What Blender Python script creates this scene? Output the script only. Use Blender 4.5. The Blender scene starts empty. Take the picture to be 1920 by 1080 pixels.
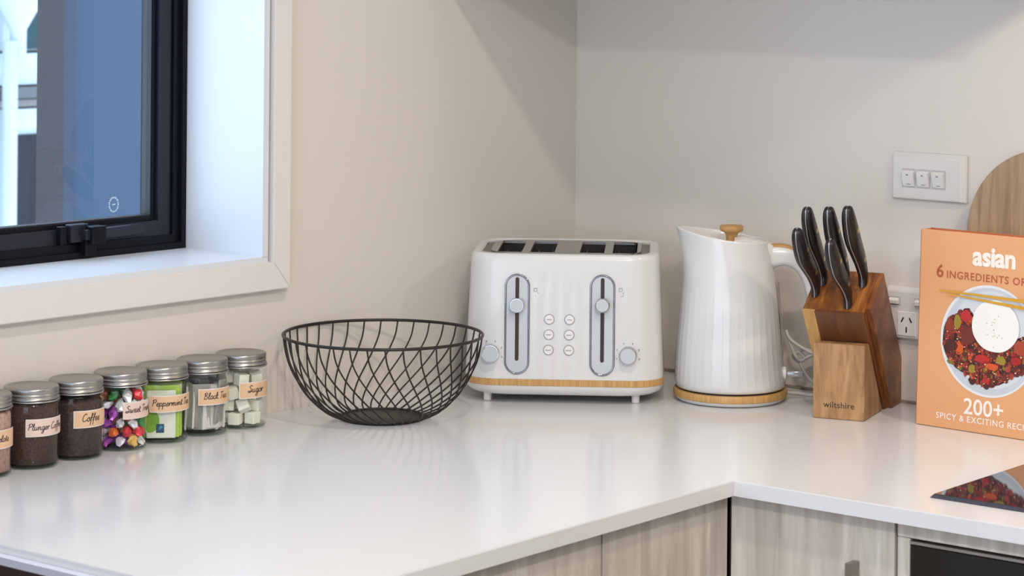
import bpy, bmesh, math, random
from math import sin, cos, pi, radians, atan2, sqrt
from mathutils import Vector, Matrix

C = bpy.context.scene
COL = C.collection
random.seed(7)

# ------------------------------------------------------------------ camera
CAM = (2.32204, -3.04724, 0.61160)
YAW, ROLL = -0.674410, 0.008522
cd = bpy.data.cameras.new('camera'); cam = bpy.data.objects.new('camera', cd); COL.objects.link(cam)
cd.sensor_width = 36; cd.lens = 4685.76 / 1920 * 36
cd.shift_x = -0.00718; cd.shift_y = -0.32111
cd.clip_start = .05; cd.clip_end = 100
fw = Vector((sin(YAW), cos(YAW), 0)); rt = Vector((cos(YAW), -sin(YAW), 0)); up = rt.cross(fw)
r2 = rt * cos(ROLL) + up * sin(ROLL); u2 = -rt * sin(ROLL) + up * cos(ROLL)
M = Matrix((r2, u2, -fw)).transposed().to_4x4(); M.translation = CAM
cam.matrix_world = M
C.camera = cam
cd.dof.use_dof = True; cd.dof.focus_distance = 3.32; cd.dof.aperture_fstop = 14

# ------------------------------------------------------------------ world, lights, exposure
C.view_settings.view_transform = 'Standard'
C.view_settings.look = 'None'
C.view_settings.gamma = 1
C.view_settings.use_curve_mapping = False
C.view_settings.exposure = -0.07
w = bpy.data.worlds.new('overcast_sky'); C.world = w; w.use_nodes = True
bg = w.node_tree.nodes['Background']
bg.inputs[0].default_value = (.68, .81, 1.0, 1); bg.inputs[1].default_value = 3.7

def area(name, loc, size, power, col, size_y=None, rot=(0, 0, 0), shape=None, spread=None):
    l = bpy.data.lights.new(name, 'AREA'); l.energy = power; l.color = col; l.size = size
    if size_y: l.shape = 'RECTANGLE'; l.size_y = size_y
    if shape: l.shape = shape
    if spread: l.spread = radians(spread)
    o = bpy.data.objects.new(name, l); COL.objects.link(o); o.location = loc; o.rotation_euler = rot
    return o
WARM = (1.0, .82, .66)
area('hood_lamp', (1.22, -.36, .792), .07, 3.0, (1.0, .80, .62), shape='DISK')
area('ceiling_downlight_lamp', (.98, -1.10, 1.47), .10, 9.0, (1, .89, .78), shape='DISK')
area('ceiling_downlight_lamp', (2.3, -2.45, 1.47), .20, 38.0, (1, .945, .875), shape='DISK')
area('added_ceiling_fill', (2.6, -2.4, 1.47), 1.8, 28, (1, .94, .87), size_y=1.8)  # broad soft fill added out of view under the ceiling
def portal(name, loc, sx, sy, rot):
    p = area(name, loc, sx, 1, (1, 1, 1), size_y=sy, rot=rot); p.data.cycles.is_portal = True
portal('window_daylight_portal', (-.205 * .999 - .057, -1.28, .62), .96, 1.40, (0, radians(-90), -.0445))
portal('added_fill_portal', (1.7, -5.33, .15), 3.2, 2.1, (radians(90), 0, 0))  # samples sky fill through the opening added behind the camera

# ------------------------------------------------------------------ materials
def mat(name, col, rough=.5, metal=0, spec=.5, coat=0, bump=0, bscale=300, var=0, vscale=8, ior=None):
    m = bpy.data.materials.new(name); m.use_nodes = True; nt = m.node_tree; n = nt.nodes
    b = n['Principled BSDF']
    b.inputs['Base Color'].default_value = (*col, 1); b.inputs['Roughness'].default_value = rough
    b.inputs['Metallic'].default_value = metal; b.inputs['Specular IOR Level'].default_value = spec
    if coat: b.inputs['Coat Weight'].default_value = coat; b.inputs['Coat Roughness'].default_value = .05
    if ior: b.inputs['IOR'].default_value = ior
    tc = n.new('ShaderNodeTexCoord')
    if bump:
        t = n.new('ShaderNodeTexNoise'); t.inputs['Scale'].default_value = bscale; t.inputs['Detail'].default_value = 4
        nt.links.new(tc.outputs['Object'], t.inputs['Vector'])
        bp = n.new('ShaderNodeBump'); bp.inputs['Strength'].default_value = bump; bp.inputs['Distance'].default_value = .001
        nt.links.new(t.outputs['Fac'], bp.inputs['Height']); nt.links.new(bp.outputs['Normal'], b.inputs['Normal'])
    if var:
        t = n.new('ShaderNodeTexNoise'); t.inputs['Scale'].default_value = vscale; t.inputs['Detail'].default_value = 3
        nt.links.new(tc.outputs['Object'], t.inputs['Vector'])
        mx = n.new('ShaderNodeMix'); mx.data_type = 'RGBA'
        mx.inputs['A'].default_value = (*[c * (1 - var) for c in col], 1)
        mx.inputs['B'].default_value = (*[min(1, c * (1 + var)) for c in col], 1)
        nt.links.new(t.outputs['Fac'], mx.inputs['Factor']); nt.links.new(mx.outputs['Result'], b.inputs['Base Color'])
    return m

def wood(name, cols, scale=(60, 60, 4), rough=.5, dist=1.0, bands=False, bump=.15, coat=0):
    """stretched-noise grain; cols = list of (pos, rgb); scale small along the grain"""
    m = bpy.data.materials.new(name); m.use_nodes = True; nt = m.node_tree; n = nt.nodes
    b = n['Principled BSDF']; b.inputs['Roughness'].default_value = rough
    if coat: b.inputs['Coat Weight'].default_value = coat
    tc = n.new('ShaderNodeTexCoord'); mp = n.new('ShaderNodeMapping'); mp.inputs['Scale'].default_value = scale
    nt.links.new(tc.outputs['Object'], mp.inputs['Vector'])
    t = n.new('ShaderNodeTexNoise'); t.inputs['Scale'].default_value = 1; t.inputs['Detail'].default_value = 6
    t.inputs['Roughness'].default_value = .6; t.inputs['Distortion'].default_value = dist
    nt.links.new(mp.outputs['Vector'], t.inputs['Vector'])
    r = n.new('ShaderNodeValToRGB')
    while len(r.color_ramp.elements) < len(cols): r.color_ramp.elements.new(.5)
    for e, (p, c) in zip(r.color_ramp.elements, cols): e.position = p; e.color = (*c, 1)
    nt.links.new(t.outputs['Fac'], r.inputs['Fac'])
    nt.links.new(r.outputs['Color'], b.inputs['Base Color'])
    bp = n.new('ShaderNodeBump'); bp.inputs['Strength'].default_value = bump; bp.inputs['Distance'].default_value = .0006
    nt.links.new(t.outputs['Fac'], bp.inputs['Height']); nt.links.new(bp.outputs['Normal'], b.inputs['Normal'])
    return m

def thin_glass(name, tint=(1, 1, 1), ior=1.5, rough=0.0):
    m = bpy.data.materials.new(name); m.use_nodes = True; nt = m.node_tree; n = nt.nodes
    n.remove(n['Principled BSDF'])
    tr = n.new('ShaderNodeBsdfTransparent'); tr.inputs[0].default_value = (*tint, 1)
    gl = n.new('ShaderNodeBsdfGlossy'); gl.inputs['Roughness'].default_value = rough
    fr = n.new('ShaderNodeFresnel'); fr.inputs[0].default_value = ior
    mx = n.new('ShaderNodeMixShader')
    ge = n.new('ShaderNodeNewGeometry'); iv = n.new('ShaderNodeMath'); iv.operation = 'SUBTRACT'; iv.inputs[0].default_value = 1
    nt.links.new(ge.outputs['Backfacing'], iv.inputs[1]); ml = n.new('ShaderNodeMath'); ml.operation = 'MULTIPLY'
    nt.links.new(iv.outputs[0], ml.inputs[0]); nt.links.new(fr.outputs[0], ml.inputs[1]); nt.links.new(ml.outputs[0], mx.inputs[0]); nt.links.new(tr.outputs[0], mx.inputs[1]); nt.links.new(gl.outputs[0], mx.inputs[2])
    nt.links.new(mx.outputs[0], n['Material Output'].inputs[0])
    return m

def granules(name, c1, c2, scale, rough=.9):
    m = bpy.data.materials.new(name); m.use_nodes = True; nt = m.node_tree; n = nt.nodes
    b = n['Principled BSDF']; b.inputs['Roughness'].default_value = rough
    tc = n.new('ShaderNodeTexCoord'); t = n.new('ShaderNodeTexNoise'); t.inputs['Scale'].default_value = scale; t.inputs['Detail'].default_value = 5
    nt.links.new(tc.outputs['Object'], t.inputs['Vector'])
    r = n.new('ShaderNodeValToRGB'); r.color_ramp.elements[0].position = .35; r.color_ramp.elements[1].position = .65
    r.color_ramp.elements[0].color = (*c1, 1); r.color_ramp.elements[1].color = (*c2, 1)
    nt.links.new(t.outputs['Fac'], r.inputs['Fac']); nt.links.new(r.outputs['Color'], b.inputs['Base Color'])
    bp = n.new('ShaderNodeBump'); bp.inputs['Strength'].default_value = .5; bp.inputs['Distance'].default_value = .001
    nt.links.new(t.outputs['Fac'], bp.inputs['Height']); nt.links.new(bp.outputs['Normal'], b.inputs['Normal'])
    return m

def lin(r, g, b): return tuple(((c / 255) / 12.92 if c / 255 < .04045 else ((c / 255 + .055) / 1.055) ** 2.4) for c in (r, g, b))

MT = {}
MT['wall'] = mat('wall_paint_satin', lin(221, 214, 205), .32, spec=.35, bump=.02, bscale=60)
MT['ceiling'] = mat('ceiling_paint', (.8, .8, .78), .9)
MT['floor'] = mat('floor_boards', (.16, .12, .09), .5, var=.2)
MT['trim'] = mat('painted_trim', lin(226, 222, 217), .4)
MT['reveal'] = mat('painted_reveal', lin(218, 222, 228), .38)
MT['stone'] = mat('engineered_stone', lin(222, 222, 223), .16, spec=.42, var=.012, vscale=900)
MT['black'] = mat('black_aluminium', (.006, .0065, .011), .34, spec=.16)
MT['sash'] = mat('charcoal_sash', (.016, .018, .028), .34, spec=.30)
MT['dark'] = mat('dark_void', (.01, .01, .01), .8)
MT['gasket'] = mat('rubber_gasket', (.015, .015, .018), .6)
MT['white'] = mat('gloss_white_shell', lin(218, 218, 216), .22, coat=.3)
MT['whitep'] = mat('white_plastic', lin(232, 230, 226), .3)
MT['greyp'] = mat('pale_grey_plastic', lin(186, 184, 182), .4)
MT['platep'] = mat('plate_plastic', lin(220, 216, 211), .3)
MT['chrome_dark'] = mat('dark_chrome', (.30, .31, .34), .10, 1)
MT['chrome'] = mat('chrome', (.60, .61, .64), .12, 1)
MT['steel'] = mat('brushed_steel', (.50, .49, .48), .30, 1, bump=.05, bscale=900)
MT['lid'] = mat('brushed_lid_metal', (.40, .39, .375), .34, 1)
MT['silverp'] = mat('silver_panel', lin(196, 202, 206), .35)
MT['bamboo'] = wood('bamboo_print', [(.2, lin(168, 122, 66)), (.5, lin(196, 152, 92)), (.8, lin(216, 176, 116))], (260, 260, 14), .45)
MT['bambooh'] = wood('bamboo_wood', [(.2, lin(160, 116, 62)), (.8, lin(205, 160, 100))], (50, 200, 200), .5)
MT['wire'] = mat('dark_bronze_wire', (.022, .017, .014), .42, .3)
MT['glass'] = thin_glass('jar_glass', (.98, .99, .985), 1.42)
MT['glassbase'] = thin_glass('jar_glass_base', (.72, .78, .75), 1.5)
MT['pane'] = thin_glass('window_glass', (.90, .94, .97), 1.45)
MT['cab'] = wood('pale_ash_laminate', [(.25, lin(172, 162, 150)), (.5, lin(202, 193, 182)), (.75, lin(226, 219, 210))], (30, 30, 2.6), .5, dist=1.3, bump=.05)
MT['carcass'] = mat('cabinet_carcass', (.05, .045, .04), .7)
MT['nickel'] = mat('satin_nickel', (.36, .33, .30), .35, 1)
MT['ovenglass'] = mat('oven_black_glass', (.006, .006, .006), .05, spec=.5)
MT['hob'] = mat('hob_glass', (.008, .008, .010), .03, spec=.6, coat=.5)
MT['hobedge'] = mat('hob_bevel', (.05, .05, .07), .15, spec=.6)
MT['handle'] = mat('black_knife_scale', (.014, .011, .011), .33, spec=.45, var=.3, vscale=60)
MT['tang'] = mat('satin_tang', (.62, .62, .64), .4, .5)
MT['brass'] = mat('brass_rivet', (.62, .42, .14), .3, 1)
MT['acacia_light'] = wood('acacia_panel', [(.25, lin(122, 84, 52)), (.5, lin(170, 128, 84)), (.75, lin(194, 154, 106))], (36, 36, 7), .5, dist=2.2)
MT['acacia'] = wood('acacia_body', [(.25, lin(78, 38, 14)), (.5, lin(132, 76, 32)), (.72, lin(186, 122, 54))], (80, 14, 14), .42, dist=.7)
MT['acacia_dark'] = wood('acacia_dark_board', [(.25, lin(88, 50, 28)), (.6, lin(116, 70, 40)), (.8, lin(140, 90, 52))], (46, 9, 9), .42)
MT['acacia_pale'] = wood('acacia_sapwood', [(.25, lin(186, 140, 78)), (.75, lin(214, 170, 104))], (60, 10, 10), .45)
MT['board'] = wood('oak_board', [(.25, lin(136, 110, 80)), (.5, lin(170, 142, 110)), (.8, lin(190, 164, 132))], (70, 70, 5), .6, dist=.8)
MT['pages'] = mat('page_block', (.75, .70, .62), .8)
MT['bookcover'] = mat('peach_cover', lin(222, 162, 112), .42)
MT['bookedge'] = mat('rust_cover_edge', lin(178, 98, 58), .5)
MT['ink_white'] = mat('print_white', lin(243, 232, 222), .5)
MT['ink_rust'] = mat('print_rust', lin(176, 88, 56), .5)
MT['ink'] = mat('ink_dark', (.03, .02, .02), .6)
MT['ink_grey'] = mat('ink_grey', (.22, .22, .24), .6)
MT['brand'] = mat('burnt_lettering', (.03, .018, .010), .7)
MT['label_tan'] = mat('label_tan', lin(228, 190, 152), .6)
MT['label_pink'] = mat('label_pink', lin(232, 204, 192), .6)
MT['label_edge'] = mat('label_border', lin(238, 226, 220), .6)
MT['cord'] = mat('grey_cord', lin(205, 203, 200), .5)
MT['etch'] = mat('etched_stamp', (.8, .88, .95), .5)

# ------------------------------------------------------------------ helpers
def obj(name, bm, m=None, parent=None, smooth=False, loc=None, rot=None, angle=None):
    me = bpy.data.meshes.new(name); bm.to_mesh(me); bm.free()
    for x in (m if isinstance(m, (list, tuple)) else [m]):
        if x: me.materials.append(x)
    if smooth: me.polygons.foreach_set('use_smooth', [True] * len(me.polygons))
    o = bpy.data.objects.new(name, me); COL.objects.link(o)
    if smooth and angle:
        me.set_sharp_from_angle(angle=radians(angle))
    if parent: o.parent = parent
    if loc is not None: o.location = loc
    if rot is not None: o.rotation_euler = rot
    return o
def tag(o, label=None, cat=None, group=None, kind=None):
    if label: o['label'] = label
    if cat: o['category'] = cat
    if group: o['group'] = group
    if kind: o['kind'] = kind
    return o
def thing(name, label, cat, loc=(0, 0, 0), rz=0, group=None):
    o = bpy.data.objects.new(name, None); o.empty_display_size = .02; COL.objects.link(o)
    o.location = loc; o.rotation_euler = (0, 0, rz)
    return tag(o, label, cat, group)
def box(bm, a, b, mi=0):
    vs = [bm.verts.new((x, y, z)) for x in (a[0], b[0]) for y in (a[1], b[1]) for z in (a[2], b[2])]
    for f in ((0, 1, 3, 2), (4, 6, 7, 5), (0, 4, 5, 1), (2, 3, 7, 6), (0, 2, 6, 4), (1, 5, 7, 3)):
        bm.faces.new([vs[i] for i in f]).material_index = mi
    return vs
def BX(a, b, bev=0, seg=2):
    bm = bmesh.new(); box(bm, [min(p) for p in zip(a, b)], [max(p) for p in zip(a, b)])
    bmesh.ops.recalc_face_normals(bm, faces=bm.faces)
    if bev: bmesh.ops.bevel(bm, geom=bm.edges[:], offset=bev, segments=seg, affect='EDGES', profile=.5)
    return bm
def loft(rings, cap0=True, cap1=True, closed=True, bm=None, mi=0):
    bm = bm or bmesh.new()
    R = [[bm.verts.new(p) for p in r] for r in rings]
    n = len(R[0])
    for a, b in zip(R, R[1:]):
        for i in range(n if closed else n - 1):
            j = (i + 1) % n
            bm.faces.new((a[i], a[j], b[j], b[i])).material_index = mi
    if cap0: bm.faces.new(R[0][::-1]).material_index = mi
    if cap1: bm.faces.new(R[-1]).material_index = mi
    return bm
def lathe(prof, n=48, cap0=True, cap1=True, c=(0, 0), bm=None):
    return loft([[(c[0] + r * cos(2 * pi * k / n), c[1] + r * sin(2 * pi * k / n), z) for k in range(n)] for r, z in prof], cap0, cap1, bm=bm)
def tube(pts, r, n=8, closed=False, bm=None, cap=True):
    pts = [Vector(p) for p in pts]; N = len(pts); rings = []
    prev = None
    for i, p in enumerate(pts):
        t = (pts[(i + 1) % N] - pts[i - 1]) if closed else (pts[min(i + 1, N - 1)] - pts[max(i - 1, 0)])
        t.normalize()
        u = (prev - t * prev.dot(t)) if prev else (Vector((0, 0, 1)).cross(t) if abs(t.z) < .9 else Vector((1, 0, 0)).cross(t))
        u.normalize(); prev = u; v = t.cross(u)
        rr = r[i] if isinstance(r, (list, tuple)) else r
        rings.append([p + (u * cos(2 * pi * k / n) + v * sin(2 * pi * k / n)) * rr for k in range(n)])
    if closed: rings.append(rings[0])
    b2 = loft(rings, cap and not closed, cap and not closed, bm=bm)
    if closed: bmesh.ops.remove_doubles(b2, verts=b2.verts[:], dist=1e-7)
    return b2
def smooth_path(pts, k=8, closed=False):
    P = [Vector(p) for p in pts]; N = len(P); out = []
    for i in range(N if closed else N - 1):
        a, b, c, d = (P[(i - 1) % N] if closed or i > 0 else P[0] * 2 - P[1]), P[i], P[(i + 1) % N], (P[(i + 2) % N] if closed or i + 2 < N else P[-1] * 2 - P[-2])
        for s in range(k):
            t = s / k
            out.append(.5 * ((2 * b) + (c - a) * t + (2 * a - 5 * b + 4 * c - d) * t * t + (3 * b - a - 3 * c + d) * t ** 3))
    if not closed: out.append(P[-1])
    return out
def plate_holes(outer, holes, z0, z1, f=None):
    """flat prism with holes between z0 and z1; f maps (x,y,top?) to a point"""
    bm = bmesh.new()
    f = f or (lambda x, y, top: (x, y, z1 if top else z0))
    for top in (True, False):
        es = []; loops = []
        for lp in [outer] + holes:
            vs = [bm.verts.new((x, y, 0)) for x, y in lp]; loops.append(vs)
            es += [bm.edges.new((vs[i], vs[(i + 1) % len(vs)])) for i in range(len(vs))]
        bmesh.ops.triangle_fill(bm, edges=es, use_beauty=True)
        if top: T = loops
        else: Bt = loops
    for lt, lb in zip(T, Bt):
        for i in range(len(lt)):
            j = (i + 1) % len(lt)
            bm.faces.new((lt[i], lt[j], lb[j], lb[i]))
    for lt in T:
        for v in lt: v.co = f(v.co.x, v.co.y, True)
    for lb in Bt:
        for v in lb: v.co = f(v.co.x, v.co.y, False)
    bmesh.ops.recalc_face_normals(bm, faces=bm.faces)
    return bm
def rrect(hw, hd, r, n=10, ny=14, rib=0, c=(0, 0), pitch=.012):
    """rounded rectangle, counter-clockwise; optional raised vertical ribs along the perimeter"""
    pts = []
    segs = []
    def line(x0, y0, x1, y1, k):
        for i in range(k):
            t = i / k; segs.append((x0 + (x1 - x0) * t, y0 + (y1 - y0) * t))
    def arc(cx, cy, a0):
        for i in range(n):
            a = a0 + pi / 2 * i / n; segs.append((cx + r * cos(a), cy + r * sin(a)))
    line(-hw + r, -hd, hw - r, -hd, ny); arc(hw - r, -hd + r, -pi / 2)
    line(hw, -hd + r, hw, hd - r, ny); arc(hw - r, hd - r, 0)
    line(hw - r, hd, -hw + r, hd, ny); arc(-hw + r, hd - r, pi / 2)
    line(-hw, hd - r, -hw, -hd + r, ny); arc(-hw + r, -hd + r, pi)
    return [(x + c[0], y + c[1]) for x, y in segs]
def text_mesh(s, size=.01, bold=0, space=1.0, align='LEFT', shear=0):
    cu = bpy.data.curves.new('txt', 'FONT'); cu.body = s; cu.size = size; cu.offset = bold; cu.space_character = space
    cu.align_x = align; cu.shear = shear; cu.resolution_u = 3
    o = bpy.data.objects.new('txt', cu); COL.objects.link(o)
    dg = bpy.context.evaluated_depsgraph_get()
    me = o.evaluated_get(dg).to_mesh()
    bm = bmesh.new(); bm.from_mesh(me)
    o.evaluated_get(dg).to_mesh_clear(); bpy.data.objects.remove(o); bpy.data.curves.remove(cu)
    return bm
def text_obj(name, s, width, m, parent, fn, bold=0, space=1.0, height=None):
    """text scaled to a given width; fn maps (x, y) to a point"""
    bm = text_mesh(s, 1, bold, space)
    xs = [v.co.x for v in bm.verts]; ys = [v.co.y for v in bm.verts]
    x0, x1 = min(xs), max(xs); k = width / (x1 - x0)
    ky = k if not height else height / (max(ys) - min(min(ys), 0) if height else 1)
    for v in bm.verts: v.co = Vector(fn((v.co.x - x0) * k, v.co.y * ky))
    return obj(name, bm, m, parent)
def xf(bm, mtx): bm.transform(mtx); return bm

# ------------------------------------------------------------------ the setting
ALPHA = .0445                       # the window wall is a touch out of square with the back wall
LWM = Matrix.Rotation(-ALPHA, 4, 'Z')
def lw(o): o.rotation_euler = (0, 0, -ALPHA); return o
Y0, Y1, Z0, Z1 = -1.90, -.660, .2118, 1.02      # window opening in wall coordinates (outer size of the reveal)

tag(obj('floor', BX((-.6, -5.2, -1.0), (4.9, .1, -.9)), MT['floor']), kind='structure')
tag(obj('ceiling', BX((-.6, -5.2, 1.5), (4.9, .1, 1.6)), MT['ceiling']), kind='structure')
tag(obj('wall_back', BX((-.3, 0, -.9), (4.9, .12, 1.5)), MT['wall']), kind='structure')
tag(obj('wall_right', BX((4.8, -5.2, -.9), (4.92, 0, 1.5)), MT['wall']), kind='structure')
tag(obj('wall_front', plate_holes([(-.6, -.9), (4.9, -.9), (4.9, 1.5), (-.6, 1.5)], [[(.1, -.9 + .001), (3.3, -.9 + .001), (3.3, 1.2), (.1, 1.2)]], 0, 0, lambda x, z, top: (x, -5.2 if top else -5.32, z)), MT['wall']), kind='structure')  # unseen wall; its opening is added to let in frontal fill light
bm = plate_holes([(-5.3, -.9), (.02, -.9), (.02, 1.5), (-5.3, 1.5)], [[(Y0 - .012, Z0 - .013), (Y1 + .011, Z0 - .013), (Y1 + .011, Z1 + .011), (Y0 - .012, Z1 + .011)]], 0, 0,
                 lambda y, z, top: (0 if top else -.20, y, z))
tag(lw(obj('wall_left', bm, MT['wall'])), kind='structure')

# reveal lining: four boards with their own edges
FX = -.150                             # inner face of the window frame
t = .014
rv = tag(lw(obj('trim_1', BX((-.195, Y0 + .0, Z0 - .012), (.009, Y1 + .010, Z0)), MT['reveal'])), kind='structure')
tag(lw(obj('trim_2', BX((-.195, Y1, Z0 - .0005), (.009, Y1 + .010, Z1 + .01)), MT['reveal'])), kind='structure')
tag(lw(obj('trim_3', BX((-.195, Y0, Z1), (.009, Y1, Z1 + .010)), MT['reveal'])), kind='structure')
tag(lw(obj('trim_4', BX((-.195, Y0 - .010, Z0), (.009, Y0, Z1 + .01)), MT['reveal'])), kind='structure')
# architrave, mitred
def arch(name, pts):
    bm = bmesh.new()
    a = [bm.verts.new((.0155, y, z)) for y, z in pts]; b = [bm.verts.new((0.0, y, z)) for y, z in pts]
    bm.faces.new(a); bm.faces.new(b[::-1])
    for i in range(4): bm.faces.new((a[i], b[i], b[(i + 1) % 4], a[(i + 1) % 4]))
    bmesh.ops.recalc_face_normals(bm, faces=bm.faces)
    bmesh.ops.bevel(bm, geom=[e for e in bm.edges if all(v.co.x > .01 for v in e.verts)], offset=.0012, segments=2, affect='EDGES')
    tag(lw(obj(name, bm, MT['trim'])), kind='structure')
yi, yo, zi, zo = -.6458, -.6145, .2048, .1672
arch('trim_5', [(Y0 - .014, zi), (yi, zi), (yo, zo), (Y0 - .05, zo)])
arch('trim_6', [(yi, zi), (yi, Z1 + .014), (yo, Z1 + .05), (yo, zo)])
arch('trim_7', [(yi, Z1 + .014), (Y0 - .014, Z1 + .014), (Y0 - .05, Z1 + .05), (yo, Z1 + .05)])
arch('trim_8', [(Y0 - .014, zi), (Y0 - .05, zo), (Y0 - .05, Z1 + .05), (Y0 - .014, Z1 + .014)])

tag(obj('trim_9', BX((.02, -.0032, .0002), (1.9, -.0002, .0042)), mat('junction_strip', lin(140, 128, 112), .6)), kind='structure')  # thin taupe strip where the back wall meets the worktop

# window_1: black aluminium awning window
win = bpy.data.objects.new('window_1', None); COL.objects.link(win); win['kind'] = 'structure'; win.rotation_euler = (0, 0, -ALPHA)
def frame_ring(name, m, x0, x1, y0, y1, z0, z1, wd, parent, bev=.0012):
    bm = plate_holes([(y0, z0), (y1, z0), (y1, z1), (y0, z1)], [[(y0 + wd, z0 + wd), (y1 - wd, z0 + wd), (y1 - wd, z1 - wd), (y0 + wd, z1 - wd)]], 0, 0,
                     lambda y, z, top: (x1 if top else x0, y, z))
    return obj(name, bm, m, parent)
YA, YB, ZA, ZB = Y0, Y1 - .0005, Z0 + .0005, Z1
frame_ring('outer_frame', MT['black'], -.195, FX, YA, YB, ZA, ZB, .019, win)
frame_ring('outer_frame_lip', MT['black'], -.195, FX + .006, YA, YB, ZA, ZB, .008, win)
frame_ring('sash', MT['sash'], -.19, FX - .004, YA + .017, YB - .020, ZA + .0185, ZB - .02, .021, win)
frame_ring('glazing_bead', MT['black'], -.185, FX - .010, YA + .038, YB - .041, ZA + .0395, ZB - .041, .006, win)
frame_ring('bead_gasket', MT['gasket'], -.18, FX - .0125, YA + .044, YB - .047, ZA + .0455, ZB - .047, .0018, win)
obj('pane', BX((FX - .020, YA + .04, ZA + .04), (FX - .017, YB - .045, ZB - .045)), MT['pane'], win)
# fastener: keeper, cam body and lever
fz = Z0 + .0245
h = obj('handle', BX((FX - .004, -.862, fz - .002), (FX + .010, -.833, fz + .022), .0015), MT['sash'], win)
bm = BX((FX + .008, -.845, fz + .001), (FX + .020, -.735, fz + .015), .0015)
for v in bm.verts:
    if v.co.y > -.78: v.co.x -= .010
obj('lever', bm, MT['sash'], h)
obj('lever_hub', BX((FX + .006, -.838, fz - .004), (FX + .024, -.814, fz + .019), .0015), MT['black'], h)
obj('latch_tongue', BX((FX + .002, -.842, fz - .020), (FX + .015, -.823, fz + .002), .0012), MT['black'], h)
obj('keeper', BX((FX - .004, -.876, fz - .004), (FX + .006, -.866, fz + .020), .001), MT['black'], h)
# safety-glass stamp etched in the corner of the pane
bm = bmesh.new(); xs = FX - .0166
cy, cz = -.7690, .2770
for k in range(22):
    a = 2 * pi * k / 22
    p = []
    for dr, da in ((-.0011, -.09), (.0011, -.09), (.0011, .09 - .04 * (k % 2)), (-.0011, .09 - .04 * (k % 2))):
        p.append(bm.verts.new((xs, cy + (.0078 + dr) * cos(a + da), cz + (.0095 + dr) * sin(a + da))))
    bm.faces.new(p)
for s_ in ((-.0026, 0, .0024, .0014),):
    bm.faces.new([bm.verts.new((xs, cy + y, cz + z)) for y, z in ((-.0026, -.0009), (.0028, -.0002), (.0028, .0012), (-.0026, .0006))])
obj('glass_stamp', bm, MT['etch'], win)

# ------------------------------------------------------------------ outside the window
rend = mat('blue_grey_render', lin(56, 76, 98), .8, var=.04, vscale=2)
brown = mat('brown_corner_board', lin(46, 44, 48), .6, var=.1, vscale=6)
n = thing('neighbouring_wall', 'tall blue-grey rendered wall with brown corner board close outside the window', 'wall'); lw(n)
def slanted(x0, y0, x1, y1, z0, z1, sl):      # far side cut back so only the outer face shows
    return loft([[(x1, y0, z), (x1, y1, z), (x0, y1, z), (x0, y0 + sl, z)] for z in (z0, z1)])
obj('render_panel', slanted(-1.62, .199, -1.50, 3.2, -1.2, 1.35, .14), rend, n)
obj('corner_board', slanted(-1.53, .131, -1.49, .1985, -1.2, 1.36, .045), brown, n)
obj('corner_flashing', BX((-1.499, .199, -1.2), (-1.492, .229, 1.35)), mat('flashing', lin(42, 56, 76), .6), n)
hs = thing('white_house', 'white weatherboard house seen through the left edge of the window', 'house'); lw(hs)
wb = mat('white_boards', lin(200, 210, 210), .6); teal = mat('teal_pane', lin(40, 72, 78), .15, spec=.2); drk = mat('dark_pane', lin(26, 36, 44), .15, spec=.2)
grey = mat('grey_cladding', lin(138, 150, 148), .7)
obj('cladding', BX((-5.5, 1.2, -2), (-5.05, 3.2, 2.5)), grey, hs)
obj('fascia_board', BX((-5.05, 1.2, .135), (-4.96, 3.2, .249)), wb, hs)
obj('gutter', BX((-5.05, 1.2, .085), (-4.93, 3.2, .128), .01), mat('dark_gutter', lin(96, 98, 98), .5), hs)
obj('soffit_strip', BX((-5.05, 1.2, .052), (-4.98, 3.2, .078)), mat('taupe_strip', lin(150, 146, 138), .6), hs)
for z0, z1 in ((.26, 1.2), (-.9, -.03)):
    f = obj('window', BX((-5.06, 2.70, z0), (-4.99, 3.2, z1)), wb, hs)
    obj('pane', BX((-5.0, 2.765, z0 + (.004 if z0 > 0 else 0)), (-4.985, 3.1, z1 - (.06 if z0 > 0 else .02))), teal if z0 > 0 else drk, f)
obj('window_head', BX((-5.05, 2.69, -.03), (-4.97, 3.2, .045)), wb, hs)
bm = lathe([(.03, .25), (.03, .34), (.085, .44), (.09, .6), (.03, .62)], 20, c=(-4.9, 2.700))
obj('rainwater_head', bm, wb, hs, True)
obj('downpipe', lathe([(.028, -2), (.028, .3)], 20, c=(-4.9, 2.665)), wb, hs, True)

# ------------------------------------------------------------------ worktop and cabinets
D1, D2, TH, YE = .6868, .5890, .018, -1.356
O = [(-.002, 0), (-.06 * .0, 0)]
ta = math.tan(ALPHA)
outer = [(0, 0), (ta * -2.3, -2.3), (D1, -2.3), (D1, -D2), (1.9, -D2), (1.9, 0)]
hole = [(.02, -1.78), (.60, -1.78), (.60, YE), (.02, YE)]
bm = plate_holes(outer, [hole], -TH, 0)
bmesh.ops.bevel(bm, geom=[e for e in bm.edges if all(v.co.z > -.001 for v in e.verts) and len(e.link_faces) == 2 and e.calc_face_angle(0) > 1], offset=.0009, segments=2, affect='EDGES')
tag(obj('worktop', bm, MT['stone']), 'white engineered stone worktop running round the corner in an L', 'worktop')
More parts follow.
